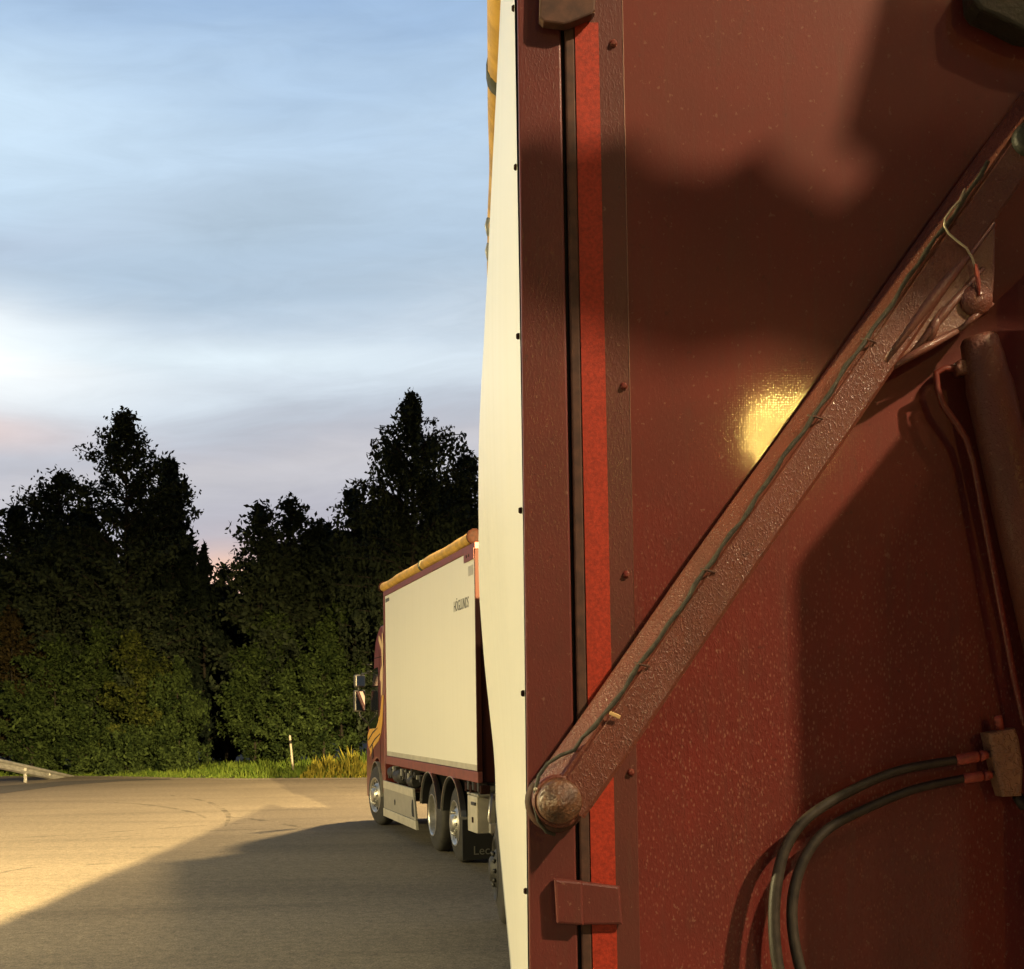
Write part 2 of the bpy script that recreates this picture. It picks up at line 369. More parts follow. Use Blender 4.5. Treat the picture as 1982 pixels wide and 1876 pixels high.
# ---------------------------------------------------------------- setting
def asphalt(name, c1, c2, grain=70):
    m = bpy.data.materials.new(name); m.use_nodes = True; t = NT(m.node_tree); b = m.node_tree.nodes['Principled BSDF']
    tcn = t.n('ShaderNodeTexCoord'); o = tcn.outputs['Object']
    g = t.noise(o, grain, 3, .7); g2 = t.noise(o, 9, 5, .6); big = t.noise(o, .22, 4, .55)
    mp = t.n('ShaderNodeMapping'); t.l(o, mp.inputs[0]); mp.inputs['Scale'].default_value = (.06, .5, 1); mp.inputs['Rotation'].default_value = (0, 0, R(-14))
    tr = t.noise(mp.outputs[0], 2.0, 5, .6)
    c = t.mix(t.ramp(g, [(.34, 0.0), (.66, 1.0)]), c1, c2)
    c = t.mix(1.0, c, t.ramp(t.noise(o, 30, 4, .75), [(.34, .60), (.5, 1.0), (.66, 1.35)]), 'MULTIPLY')
    c = t.mix(1.0, c, t.ramp(g2, [(.32, .74), (.68, 1.2)]), 'MULTIPLY')
    c = t.mix(1.0, c, t.ramp(big, [(.3, .86), (.7, 1.1)]), 'MULTIPLY')
    c = t.mix(1.0, c, t.ramp(tr, [(.33, .8), (.5, 1.0), (.7, 1.08)]), 'MULTIPLY')
    t.l(c, b.inputs['Base Color']); b.inputs['Roughness'].default_value = .82; b.inputs['Specular IOR Level'].default_value = .3
    bn = t.n('ShaderNodeBump'); bn.inputs['Strength'].default_value = .6; bn.inputs['Distance'].default_value = .006
    t.l(g, bn.inputs['Height']); t.l(bn.outputs[0], b.inputs['Normal'])
    return m
M['asphalt'] = asphalt('worn yard asphalt', (.085, .074, .056), (.235, .205, .155))
M['road'] = asphalt('dark road asphalt', (.05, .048, .044), (.10, .096, .086))
M['gravel'] = asphalt('gravel verge', (.12, .105, .08), (.32, .29, .24), 40)
M['earth'] = mat('forest floor', (.020, .022, .010), .95, var=(1.5, .5))
def sheet(name, pts, z, m, label=None):
    o = raw(name, [(x, y, z) for x, y in pts], [tuple(range(len(pts)))], m); tag(o, kind='structure'); return o
sheet('ground', [(-1500, -1500), (1500, -1500), (1500, 1500), (-1500, 1500)], -.012, M['earth'])
# yard: near edge far behind, far edge follows the verge
edge = [(-60, 47), (-30, 45.5), (-18, 44.6), (-14.8, 44.2), (-12, 42.6), (-10.6, 41.6), (-8, 40.6), (-4.6, 40.2), (0, 40.4), (6, 41.5), (14, 43), (60, 48)]
sheet('parking_yard', [(-60, -60), (60, -60)] + edge[::-1], 0, M['asphalt'])
sheet('gravel_verge', [(x, y - .55) for x, y in edge] + [(x, y + .5) for x, y in edge][::-1], .004, M['gravel'])
g = [ground(*p) for p in ((-60, 1548), (0, 1537), (120, 1521), (240, 1512), (330, 1509), (330, 1507.6), (230, 1509), (120, 1513), (0, 1522), (-60, 1530))]
sheet('road', g, .008, M['road'])
# skid marks: thin worn rubber streaks
def skid(pts, wd, n=40):
    mt = bpy.data.materials.get('rubber skid')
    if not mt:
        mt = bpy.data.materials.new('rubber skid'); mt.use_nodes = True; t = NT(mt.node_tree); b = mt.node_tree.nodes['Principled BSDF']
        b.inputs['Base Color'].default_value = (.05, .045, .035, 1); b.inputs['Roughness'].default_value = .8
        o = t.n('ShaderNodeTexCoord').outputs['Object']
        f = t.m('MULTIPLY', t.ramp(t.noise(o, 1.3, 5, .7), [(.44, 0.0), (.62, 1.0)]), .42); t.l(f, b.inputs['Alpha'])
    P = [ground(*p) for p in pts]; V = []; F = []
    for i in range(n + 1):
        s = i / n * (len(P) - 1); k = min(int(s), len(P) - 2); f = s - k
        p0, p1, p2, p3 = P[max(k - 1, 0)], P[k], P[k + 1], P[min(k + 2, len(P) - 1)]
        q = [.5 * ((2 * p1[j]) + (-p0[j] + p2[j]) * f + (2 * p0[j] - 5 * p1[j] + 4 * p2[j] - p3[j]) * f * f + (-p0[j] + 3 * p1[j] - 3 * p2[j] + p3[j]) * f ** 3) for j in (0, 1)]
        V.append(q)
    out = []
    for i, q in enumerate(V):
        a = V[max(i - 1, 0)]; b = V[min(i + 1, n)]; d = Vector((b[0] - a[0], b[1] - a[1])).normalized(); ww = wd * (.3 + .7 * sin(pi * i / n))
        out += [(q[0] - d.y * ww, q[1] + d.x * ww, .0045), (q[0] + d.y * ww, q[1] - d.x * ww, .0045)]
    F = [(2 * i, 2 * i + 1, 2 * i + 3, 2 * i + 2) for i in range(n)]
    o = raw('skid_mark', out, F, mt); tag(o, kind='structure'); return o
skid([(-20, 1626), (200, 1612), (400, 1598), (560, 1590), (690, 1588)], .05)
skid([(60, 1632), (260, 1618), (420, 1608), (600, 1604)], .05)
skid([(120, 1552), (260, 1556), (360, 1570), (400, 1585)], .07)
skid([(330, 1540), (400, 1552), (440, 1575), (436, 1600)], .06)
skid([(250, 1641), (300, 1640), (330, 1638)], .07, 12); skid([(150, 1676), (190, 1673), (215, 1672)], .06, 12)
skid([(0, 1690), (60, 1680), (110, 1679)], .05, 12); skid([(430, 1580), (520, 1590), (600, 1606)], .08, 16)
skid([(640, 1524), (690, 1526), (720, 1528)], .10, 12); skid([(225, 1743), (238, 1742), (248, 1741)], .04, 8)
# ---------------------------------------------------------------- bulk trailer, seen from just behind its rear left corner
RQ, RA = (.0287, 2.6), R(1.1)
tr = thing('bulk_trailer', (RQ[0], RQ[1], 0), RA, 'close white sided bulk trailer with dark red tailgate and diagonal lifting arm', 'trailer')
def T(u, v, off=0.0):
    a = onplane(u, v, RQ, RA, off, 'R'); return (a[0], a[2])
def T3(u, v, off): a = T(u, v, off); return (a[0], -off, a[1])
ZB, ZT, TL = 1.10, 4.22, 10.35
# tailgate panel, post and strips: each leans like the real ones (a hair off plumb)
def strip(name, u0a, u0b, u1a, u1b, m, y0, y1, v0=-300, v1=2230, bev=.0015):
    """u0a,u0b at v=0, u1a,u1b at v=1876, extrapolated to v0..v1"""
    def U(a, b, v): return a + (b - a) * v / 1876
    pts = [T(U(u0a, u1a, v0), v0), T(U(u0b, u1b, v0), v0), T(U(u0b, u1b, v1), v1), T(U(u0a, u1a, v1), v1)]
    return MB().prism(pts, 1, y0, y1, bev).build(name, m, tr)
strip('corner_post', 1001, 1084, 1025, 1119, M['red_post'], 0, .09, -1150, bev=.004)
strip('groove', 1084, 1091, 1119, 1126, M['black'], .014, .05, -1150)
strip('seal_strip', 1091, 1111, 1126, 1147, M['seal'], -.001, .05, -1150, bev=.004)
strip('edge_flange', 1111, 1204, 1147, 1240, M['flange'], 0, .05, -1150, bev=.0012)
strip('reflective_tape', 1111.5, 1157, 1147.5, 1195, M['tape'], -.0022, -.0003, 45, 2230, bev=.0)
pn = MB()
pa = [T(1204 - 36 * 1150 / 1876, -1150), T(1204 + 36 * 2230 / 1876, 2230)]
pn.prism([pa[0], (2.38, pa[0][1]), (2.38, pa[1][1]), pa[1]], 1, .0025, .05, .0)
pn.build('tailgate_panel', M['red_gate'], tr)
MB().tube([T3(1204.5 - 36 * 600 / 1876, -600, 0), T3(1204.5 + 36 * 700 / 1876, 700, 0), T3(1204.5 + 36 * 1300 / 1876, 1300, -.001)], [.0011, .0010, .0004], 6).build('worn_panel_edge', mat('worn bare sheet edge', (.34, .19, .13), .4, metal=.3), tr)
MB().prism([(2.39, ZB + .05), (2.6, ZB + .05), (2.6, ZT), (2.39, ZT)], 1, -.01, .09, .004).build('corner_post', M['red_post'], tr)
MB().prism([(2.385, ZB + .05), (2.385, ZT), (.0, ZT), (.0, ZT + .05), (2.6, ZT + .05), (2.6, ZT + .0021), (2.392, ZT + .0021), (2.392, ZB + .05)], 1, .0905, .12).build('frame', M['red_post'], tr)
# flank skin: bellied by its load
def flank(sign, x0, name, m):
    V, F = [], []; NY, NZ = 90, 40
    for i in range(NY + 1):
        y = .012 + (TL - .012) * i / NY
        for k in range(NZ + 1):
            z = ZB + (ZT - ZB) * k / NZ; s = (y - .0) / TL; h = (z - ZB) / (ZT - ZB)
            b = .1058 * max(0, sin(pi * min(1, s * .988))) ** .345 * max(0, sin(pi * h ** 1.146)) ** 1.774 * (1 - math.exp(-y / .30)) * (1 if y > .05 else y / .05)
            b += .003 * sin(y * 2.9 + .6) * sin(pi * h) * min(1, y) + .002 * sin(y * 9 + z * 2) * sin(pi * h)
            V.append((x0 + sign * b, y, z))
    for i in range(NY):
        for k in range(NZ):
            a = i * (NZ + 1) + k; q = (a, a + NZ + 1, a + NZ + 2, a + 1); F.append(q if sign > 0 else q[::-1])
    return raw(name, V, F, m, tr, True)
flank(-1, -.0035, 'side_panel', M['white_trailer']); flank(1, 2.6035, 'side_panel', M['white_trailer'])
MB().box((0.02, TL - .1, ZB), (2.58, TL, ZT), .01).build('front_wall', M['red'], tr)
MB().box((0.02, .1, ZT - .06), (2.58, TL - .12, ZT - .02)).build('roof_cover', M['dirty'], tr)
MB().box((0.06, .12, ZB - .02), (2.54, TL - .02, ZB + .03)).build('floor', M['dirty'], tr)
MB().box((-.004, .013, ZB - .05), (.055, TL, ZB - .002), .004).build('bottom_rail', M['steel'], tr)
# tarpaulin roll lying along the top edge of the flank
def roll(parent, x, z, r, y0, y1, straps, m=None):
    N = 60; pth = [(x + .004 * sin(i * .5), y0 + (y1 - y0) * i / N, z + .006 * sin(i * .3 + 1)) for i in range(N + 1)]
    t = MB().tube(pth, [r * (1 + .02 * sin(i * 1.1)) for i in range(N + 1)], 18).build('tarpaulin_roll', m or M['yellow'], parent)
    for sy in straps: MB().lathe([(0, r * 1.05), (.001, r * 1.09), (.10, r * 1.09), (.101, r * 1.05)], 1, (x, sy, z), 18).build('strap', M['strap'], t)
    for e, s in ((y0, -1), (y1, 1)): MB().lathe([(-.03, r * .6), (-.028, r * 1.28), (.028, r * 1.28), (.03, r * .6)], 1, (x, e, z), 18).build('end_cap', M['brown'], t)
roll(tr, .028, ZT + .045, .072, .25, TL - .05, (2.0, 5.2, 8.4))
# rivets on the flank beside the post
for v in (5, 315, 645, 985, 1342, 1728):
    zz = T(1005, v)[1]
    MB().lathe([(-.0030, .003), (-.0028, .0045), (.0, .0065), (.004, .0065)], 0, (-.0072, .022, zz), 12).build('rivet', M['brown'], tr)
for u, v in ((952, 350), (950, 385)):
    q = (-.045, 2.7 if v < 360 else 2.82, 3.99 if v < 360 else 3.93)
    MB().tube([q, (q[0] - .008, q[1], q[2] - .03), (q[0], q[1], q[2] - .07)], .008, 8).build('tarp_hook', M['steel'], tr)
# bolts on the flange
for u, v in ((1187, 85), (1207, 748), (1212, 1112), (1221, 1495), (1180, -260), (1172, -640)):
    p = T(u, v); b = MB()
    b.lathe([(-.008, .002), (-.008, .0038), (-.0075, .0056), (-.003, .006), (-.002, .008), (.001, .008)], 1, (p[0], 0, p[1]), 6 if v > 500 else 14)
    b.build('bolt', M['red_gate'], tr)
# hinge plates
def plate(pts, off0, off1, m, name, bev=.003, par=None):
    return MB().prism([T(u, v, off1) for u, v in pts], 1, -off1, -off0, bev).build(name, m, par or tr)
plate([(1046, -70), (1044, 34), (1052, 42), (1092, 47), (1106, 43), (1146, 27), (1152, 19), (1157, -70)], .004, .032, M['seal'], 'hinge_plate', .004)
h1 = plate([(1073, 1702), (1128, 1707), (1130, 1792), (1078, 1788)], .002, .030, M['red_post'], 'hinge_plate', .005)
h2 = plate([(1118, 1706), (1200, 1716), (1206, 1790), (1126, 1791)], .0035, .020, M['red_post'], 'hinge_plate', .005)
# lifting arm: folded profile swept from the pivot up to the right
D = .075
P0 = Vector((T(1082, 1550, D)[0], 0, T(1082, 1550, D)[1])); P1 = Vector((T(2050, 163, D)[0], 0, T(2050, 163, D)[1]))
ax = (P1 - P0).normalized(); pr = Vector((ax.z, 0, -ax.x))      # pr points down right
def arm_pt(s, c, y): return P0 + ax * s + pr * c + Vector((0, y, 0))
LEN = (P1 - P0).length
ab = bmesh.new(); rings = []
prof = [(-.5, -.028), (-.5, -.046), (-.46, -.053), (-.20, -.088), (-.15, -.086), (-.11, -.090), (.44, -.096), (.5, -.090), (.5, -.028)]
for i in range(41):
    s = LEN * i / 40; wdt = .116 - .022 * i / 40
    bend = .004 * sin(i * .35)
    rings.append([ab.verts.new(arm_pt(s, c * wdt + bend * .3, y + bend * .3)) for c, y in prof])
for a, b in zip(rings, rings[1:]):
    for k in range(len(prof)):
        ab.faces.new((a[k], b[k], b[(k + 1) % len(prof)], a[(k + 1) % len(prof)]))
ab.faces.new(rings[-1]); ab.faces.new(rings[0][::-1])
bmesh.ops.recalc_face_normals(ab, faces=ab.faces)
mb = MB(); mb.add(ab)
mb.lathe([(-.088, .047), (-.084, .0515), (-.03, .0515), (-.028, .045)], 1, (P0.x, 0, P0.z), 36)      # rounded eye end
arm = mb.build('lifting_arm', M['red_arm'], tr)
# ribbed pin head
mb = MB(); mb.lathe([(-.131, .003), (-.131, .012), (-.127, .0135), (-.127, .019), (-.1245, .0205), (-.1245, .026), (-.121, .0275), (-.1215, .033), (-.117, .0345), (-.1165, .039), (-.110, .042), (-.090, .043), (-.086, .046), (-.084, .040)], 1, (P0.x, 0, P0.z), 36)
pin = mb.build('pivot_pin', mat('greasy pin head', (.13, .058, .024), .38, coat=.5, var=(45, .6), bump=(160, 1.0, .004)), arm)
MB().lathe([(-.028, .050), (-.022, .060), (-.002, .060)], 1, (P0.x - .004, 0, P0.z - .006), 30).build('washer', M['seal'], arm)
# grimy cable lying in the fold of the arm and round the eye
pth = []
for i in range(46):
    s = .125 + (LEN * .80) * i / 45; j = .002 * sin(i * 1.9) + .0015 * sin(i * .8)
    pth.append(arm_pt(s, -.022 + j + (-.012 + .004 * i if i < 3 else 0) - .004 * i / 45, -.0935))
eye = [(1112, 1452), (1085, 1462), (1060, 1478), (1043, 1502), (1036, 1530), (1035, 1560), (1042, 1590), (1058, 1610), (1075, 1616)]
MB().tube([T3(u, v, .082) for u, v in eye[::-1]] + [tuple(p) for p in pth], [.0036 + .0022 * sin(i * 1.7) ** 2 * (1 if i > 9 else .3) for i in range(len(eye) + len(pth))], 8).build('cable', M['cable'], arm)
for s in (.30, .52, .88, 1.06):
    MB().tube([arm_pt(s, -.034, -.091), arm_pt(s + .004, -.020, -.0995), arm_pt(s + .010, -.006, -.0925)], .0022, 6).build('cable_tie', M['seal'], arm)
for u, v in ((1037, 1528), (1127, 1578)):
    MB().lathe([(-.092, .002), (-.090, .004), (-.08, .004)], 1, (T(u, v, .09)[0], 0, T(u, v, .09)[1]), 8).build('split_pin', M['wire'], arm)
# gusset at the top of the arm and its pressed ribs
gus = plate([(1722, 712), (1780, 669), (1855, 637), (1890, 614), (1921, 588), (1926, 530), (1927, 444), (1921, 426), (1880, 380), (1680, 640)], .030, .086, M['gusset'], 'gusset', .004, arm)
for a, b, r in (((1712, 702), (1922, 432), .013), ((1762, 690), (1902, 520), .009), ((1728, 710), (1856, 640), .009), ((1856, 640), (1922, 588), .007), ((1798, 664), (1826, 596), .010)):
    MB().tube([T3(*a, .086), T3((a[0] + b[0]) / 2 - 3, (a[1] + b[1]) / 2, .090), T3(*b, .085)], [r * .7, r, r * .5], 10).build('rib', M['gusset'], gus)
MB().lathe([(-.102, .006), (-.101, .018), (-.096, .022), (-.095, .030), (-.08, .034)], 1, (T(1890, 580, .09)[0], 0, T(1890, 580, .09)[1]), 20).build('ram_pin', M['red_arm'], gus)
wp = [(1868, 366), (1858, 388), (1842, 405), (1829, 424), (1828, 438), (1836, 452), (1852, 466), (1870, 480), (1881, 498), (1888, 520), (1893, 540), (1895, 560)]
MB().tube([T3(u, v, .102) for u, v in wp], .0024, 8).build('retaining_wire', M['wire'], arm)
MB().tube([T3(u, v, .104) for u, v in ((1888, 512), (1891, 528), (1894, 548), (1895, 572))], [.003, .0045, .004, .002], 8).build('wire_end', M['ferrule'], arm)
MB().lathe([(-.110, .015), (-.108, .030), (-.10, .034), (-.05, .035)], 1, (T(1996, 268, .1)[0], 0, T(1996, 268, .1)[1]), 24).build('end_boss', mat('dark greasy boss', (.016, .017, .011), .5, bump=(100, .8, .003)), arm)
plate([(1882, -60), (1886, 0), (1900, 18), (1930, 30), (1985, 58), (2060, 70), (2060, -60)], .01, .075, mat('dark greasy bracket', (.016, .017, .011), .5, bump=(80, .8, .004)), 'lock_bracket', .006)
# hydraulic ram
c0, c1 = T3(1893, 652, .062), T3(2052, 1345, .062)
def lerp(a, b, t): return tuple(x + (y - x) * t for x, y in zip(a, b))
ram = MB().tube([lerp(c0, c1, t) for t in (0, .012, .045, .06, .11, .14, .5, 1)], [.030, .036, .038, .040, .041, .045, .047, .048], 28).build('hydraulic_ram', M['red_arm'], tr)
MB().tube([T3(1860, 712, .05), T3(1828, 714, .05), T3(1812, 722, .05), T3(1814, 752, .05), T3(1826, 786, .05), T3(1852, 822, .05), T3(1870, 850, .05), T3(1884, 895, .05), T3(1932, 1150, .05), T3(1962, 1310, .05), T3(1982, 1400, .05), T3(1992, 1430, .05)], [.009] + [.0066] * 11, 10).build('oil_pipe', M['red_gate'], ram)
MB().lathe([(-.072, .012), (-.07, .016), (-.04, .016)], 1, (T(1862, 712, .06)[0], 0, T(1862, 712, .06)[1]), 6).build('pipe_union', M['red_arm'], ram)
# valve block, its stud and the two hoses
vb = plate([(1913, 1419), (1966, 1409), (1974, 1432), (1982, 1484), (1979, 1541), (1943, 1543), (1936, 1520)], .012, .062, M['block'], 'valve_block', .006)
MB().tube([T3(1931, 1385, .04), T3(1932, 1392, .04), T3(1936, 1416, .04)], [.0065, .0085, .0085], 12).build('stud', M['ferrule'], vb)
MB().tube([T3(1968, 1540, .03), T3(1984, 1562, .03)], .011, 12).build('stud', M['dirty'], vb)
def hose(pts, r, fer):
    P = [Vector(T3(u, v, o)) for u, v, o in pts]; out = []
    for k in range(len(P) - 1):
        a, b, c, d = P[max(k - 1, 0)], P[k], P[k + 1], P[min(k + 2, len(P) - 1)]
        for q in range(6):
            f = q / 6; out.append(.5 * ((2 * b) + (c - a) * f + (2 * a - 5 * b + 4 * c - d) * f * f + (3 * b - a - 3 * c + d) * f ** 3))
    out.append(P[-1]); h = MB().tube(out, [r * (.92 + .34 * min(1, k / (len(out) * .55))) for k in range(len(out))], 16).build('hose', M['hose'], vb)
    a, b, c, d = [T3(*p) for p in fer]
    MB().tube([a, lerp(a, b, .1), lerp(a, b, .9), b], [r * .95, r * 1.2, r * 1.2, r * 1.05], 16).build('ferrule', M['ferrule'], h)
    MB().tube([lerp(b, c, .15), lerp(b, c, .3), c], [r * .8, r * 1.25, r * .9], 6).build('union_nut', M['ferrule'], h)
    MB().tube([c, d], r * .7, 10).build('nipple', M['seal'], h)
hose([(1858, 1470.5, .045), (1739, 1492, .047), (1635, 1537, .05), (1561, 1585, .053), (1522, 1638, .056), (1504, 1704, .060), (1498, 1782, .066), (1507, 1876, .075), (1540, 1990, .08), (1600, 2120, .08)], .0094,
     [(1850, 1472, .045), (1893, 1464, .045), (1911, 1461, .045), (1935, 1458, .045)])
hose([(1870, 1506, .045), (1769, 1528, .046), (1680, 1564, .047), (1605, 1603, .049), (1563, 1651, .052), (1539, 1713, .055), (1533, 1782, .060), (1547, 1868, .068), (1585, 1985, .075), (1650, 2110, .08)], .0088,
     [(1864, 1507, .045), (1901, 1502, .045), (1919, 1500, .045), (1945, 1497, .045)])
# unseen flap added above the frame, outlined to cast the shadow on the panel
FZ = ZT + .06
def flap_pt(u, v):
    x, z = T(u, v); w_ = Vector((RQ[0] + x * cos(RA), RQ[1] + x * sin(RA), z)); k = (FZ - z) / (LE.z - z); q = w_ + (LE - w_) * k
    dx, dy = q.x - RQ[0], q.y - RQ[1]; return (dx * cos(RA) + dy * sin(RA), -dx * sin(RA) + dy * cos(RA))
flap = [flap_pt(*p) for p in ((860, 520), (985, 300), (1060, 262), (1130, 285), (1215, 245), (1300, 312), (1400, 330), (1480, 290), (1530, 350), (1640, 405), (1690, 350), (1625, 290), (1650, 200), (1690, 60), (1730, -90), (1750, -600), (1740, -1050), (2500, -1050), (2500, 640), (2150, 700), (1900, 640), (1640, 760), (1480, 690), (1300, 700), (1150, 640), (1000, 600))]
# ---------------------------------------------------------------- wheels
def wheel(parent, x, y, z, r=.52, w=.30, side=-1, steer=0, deep=False, name='wheel', full=True, rm=None):
    """outer face towards side*x"""
    o = bpy.data.objects.new(name, None)
    s = side
    prof = [(.12, .30), (0, .30), (.0, r * .60), (.012, r * .66), (.03, r * .80), (.035, r * .90), (.055, r * .965), (.09, r), (w - .09, r), (w - .055, r * .965), (w - .03, r * .8), (w, r * .6), (w, .2)]
    c = (0, 0, 0)
    def lp(p, n=40): m = MB(); m.lathe([(-s * d + s * .0, q) for d, q in p], 0, c, n, cap0=False); return m
    ty = lp(prof).build(name, M['rubber'], parent)
    ty.location = (x, y, z); ty.rotation_euler = (0, 0, steer)
    if not full: return ty
    if deep: rp = [(-.004, r * .585), (-.008, r * .56), (.02, r * .53), (.13, r * .50), (.16, r * .46), (.165, r * .30), (.10, r * .22), (.06, r * .19), (.05, .02)]
    else: rp = [(-.004, r * .585), (-.008, r * .56), (.025, r * .53), (.05, r * .50), (.035, r * .40), (.0, r * .34), (-.02, r * .24), (-.05, r * .21), (-.06, r * .12), (-.06, .01)]
    rim = lp(rp).build('rim', rm or M['alu'], ty)
    for k in range(10):
        a = 2 * pi * k / 10; rr = r * (.29 if not deep else .34); d = (-.004 if not deep else .155)
        MB().tube([(-s * d, rr * cos(a), rr * sin(a)), (-s * (d - .022), rr * cos(a), rr * sin(a)), (-s * (d - .034), rr * cos(a), rr * sin(a))], [.022, .022, .010], 8).build('wheel_nut', rm or M['alu'], ty)
        a = 2 * pi * (k + .5) / 10; rr = r * .42; d = (.046 if not deep else .160)
        MB().tube([(-s * (d + .01), rr * cos(a), rr * sin(a)), (-s * (d - .012), rr * cos(a), rr * sin(a))], [.042, .040], 10).build('hand_hole', M['black'], ty)
    return ty
for yy, st in ((9.70, .10),):
    wheel(tr, -.02, yy, .52, side=-1, steer=R(5), rm=M['dirty']); wheel(tr, 2.55, yy, .52, side=1, full=False)
for yy in (2.0, 3.35): wheel(tr, .045, yy, .52, side=-1); wheel(tr, 2.55, yy, .52, side=1, full=False)
for xx in (.75, 1.70): MB().box((xx, .3, .82), (xx + .15, TL - .1, 1.07)).build('chassis_beam', M['dirty'], tr)
for yy in (2.0, 3.35, 9.7): MB().box((.35, yy - .07, .44), (2.25, yy + .07, .58)).build('axle', M['dirty'], tr)
MB().box((1.2, TL - .1, .62), (1.4, TL + 2.6, .78), .01).build('drawbar', M['dirty'], tr)
def fender(parent, x0, x1, y, z, r, m, a0=15, a1=165):
    V, F = [], []; n = 20
    for i in range(n + 1):
        a = R(a0 + (a1 - a0) * i / n)
        for rr in (r, r + .012):
            for x in (x0, x1): V.append((x, y + rr * cos(a), z + rr * sin(a)))
    for i in range(n):
        b = 4 * i; c = b + 4
        F += [(b, b + 1, c + 1, c), (b + 2, c + 2, c + 3, b + 3), (b, c, c + 2, b + 2), (b + 1, b + 3, c + 3, c + 1)]
    F += [(0, 2, 3, 1), (4 * n, 4 * n + 1, 4 * n + 3, 4 * n + 2)]
    o = raw('fender', V, F, m, parent); return o
fender(tr, .03, .40, 9.7, .52, .60, M['plastic'])
fl = bmesh.new()  # added flap, its outline traced back from the wanted tailgate shadow
vs = [fl.verts.new((x, y, FZ + .015 * sin(x * 9 + y * 7))) for x, y in flap]
fc = fl.faces.new(vs); bmesh.ops.triangulate(fl, faces=[fc])
ex = bmesh.ops.extrude_face_region(fl, geom=fl.faces[:]); bmesh.ops.translate(fl, vec=(0, 0, .006), verts=[v for v in ex['geom'] if isinstance(v, bmesh.types.BMVert)])
mb = MB(); mb.add(fl); mb.build('shadow_flap', M['yellow'], tr)
# unseen box added just outside the frame to shade the lower right panel
pb = MB().box((1.06, -.53, 1.30), (1.72, -.14, 2.92), .02).build('shade_box', M['red'], tr)
MB().box((1.11, -.542, 1.38), (1.67, -.531, 2.84), .004).build('door', M['red_rail'], pb)
MB().box((1.15, -.58, 2.05), (1.18, -.543, 2.17), .004).build('handle', M['steel'], pb)
MB().box((1.40, -.139, 1.5), (1.60, .0, 2.7), .004).build('mounting_bracket', M['red'], pb)
# a loose chip of wood stuck on the arm
p = T3(1190, 1384, .10)
o = MB().box((-.011, -.0018, -.0035), (.011, .0018, .0035), .0008).build('wood_chip', M['chip'])
o.location = (RQ[0] + p[0] * cos(RA) - p[1] * sin(RA), RQ[1] + p[0] * sin(RA) + p[1] * cos(RA), p[2]); o.rotation_euler = (.2, R(24), RA)
tag(o, 'tiny pale wood chip stuck on the lower end of the diagonal red arm', 'wood chip')

# ---------------------------------------------------------------- truck ahead
TQ, TA = (-.43, 16.0), R(15.14)
tk = thing('box_truck', (TQ[0], TQ[1], 0), TA, 'dark red lorry with white box side and yellow swoosh on its cab', 'truck')
def K(u, v, off=0.0): a = onplane(u, v, TQ, TA, off, 'L'); return (a[1], a[2])
BZ, BT, BL = 1.13, 4.06, 6.62
MB().box((.0, -.02, 1.27), (.03, BL - .10, 3.97), .004).build('side_panel', M['white'], tk)
MB().box((-.006, .0, 1.272), (-.0005, BL - .12, 1.345)).build('kick_strip', M['skirt'], tk)
fr = MB()
fr.box((-.012, -.06, BZ), (.05, BL, 1.262), .006); fr.box((-.012, -.06, 3.975), (.05, BL, BT), .006)
MB().box((-.014, -.06, 1.2635), (.05, -.023, 3.9735), .006).build('rear_post', mat('darkened red post', (.035, .008, .005), .6, spec=.15), tk); fr.box((-.014, BL - .094, 1.2635), (.05, BL, 3.9735), .006)  # rear post colour darkened to offset the strong floodlight
fr.build('body_frame', M['red_rail'], tk)
MB().box((.052, -.05, BZ), (2.5, -.002, BT), .01).build('rear_door', mat('darkened red door', (.030, .006, .004), .6, spec=.15), tk)  # door colour darkened too, against overexposure by the flood
MB().box((.052, BL - .05, BZ), (2.5, BL, BT), .01).build('front_wall', M['red'], tk)
MB().box((2.5, -.05, BZ), (2.55, BL, BT), .01).build('side_panel', M['white'], tk)
MB().box((.052, .0, BT - .05), (2.498, BL - .052, BT - .01)).build('roof_cover', M['dirty'], tk)
MB().box((.052, .0, BZ), (2.498, BL - .052, BZ + .06)).build('floor', M['dirty'], tk)
roll(tk, .03, BT + .085, .078, .12, BL + .12, (3.25,))
MB().box((-.018, -.02, 3.86), (-.0125, .52, 4.0), .002).build('corner_plate', M['red_rail'], tk)
for yy in (.24, .36): MB().lathe([(-.004, .02), (.003, .02)], 0, (-.02, yy, 3.93), 10).build('plate_hole', M['black'], tk)
MB().box((-.004, .09, 3.68), (-.0005, .34, 3.80)).build('sticker', M['skirt'], tk)
MB().box((-.004, BL - .52, 3.86), (-.0005, BL - .17, 3.92)).build('sticker', M['ink'], tk)
# lettering on the flank: reads from the left side, runs towards the rear
M4 = Matrix(((0, 0, -1, -.0025), (-1, 0, 0, 1.20), (0, 1, 0, 3.30), (0, 0, 0, 1)))
text_mesh('lettering', 'HÖGLUNDS', .195, M['ink'], tk, M4, .001, 0.12, .80)
# under-body
for xx in (.8, 1.6): MB().box((xx, .1, .80), (xx + .12, 8.2, .995)).build('chassis_beam', M['dirty'], tk)
for yy in (1.45, 2.95, 7.62): MB().box((.3, yy - .08, .44), (2.2, yy + .08, .6)).build('axle', M['dirty'], tk)
MB().box((.45, .2, 1.0), (2.1, 6.5, 1.11)).build('subframe', M['dirty'], tk)
for yy, dp in ((1.45, False), (2.92, True)):
    wheel(tk, .03, yy, .52, side=-1, deep=dp); wheel(tk, 2.5, yy, .52, side=1, full=False)
    fender(tk, .0, .42, yy, .52, .60, M['plastic'], 12, 168); fender(tk, -.03, .05, yy, .52, .6135, M['chrome'], 12, 168)
wheel(tk, -.035, 7.62, .535, side=-1, steer=R(9), r=.535); wheel(tk, 2.5, 7.62, .52, side=1, full=False)
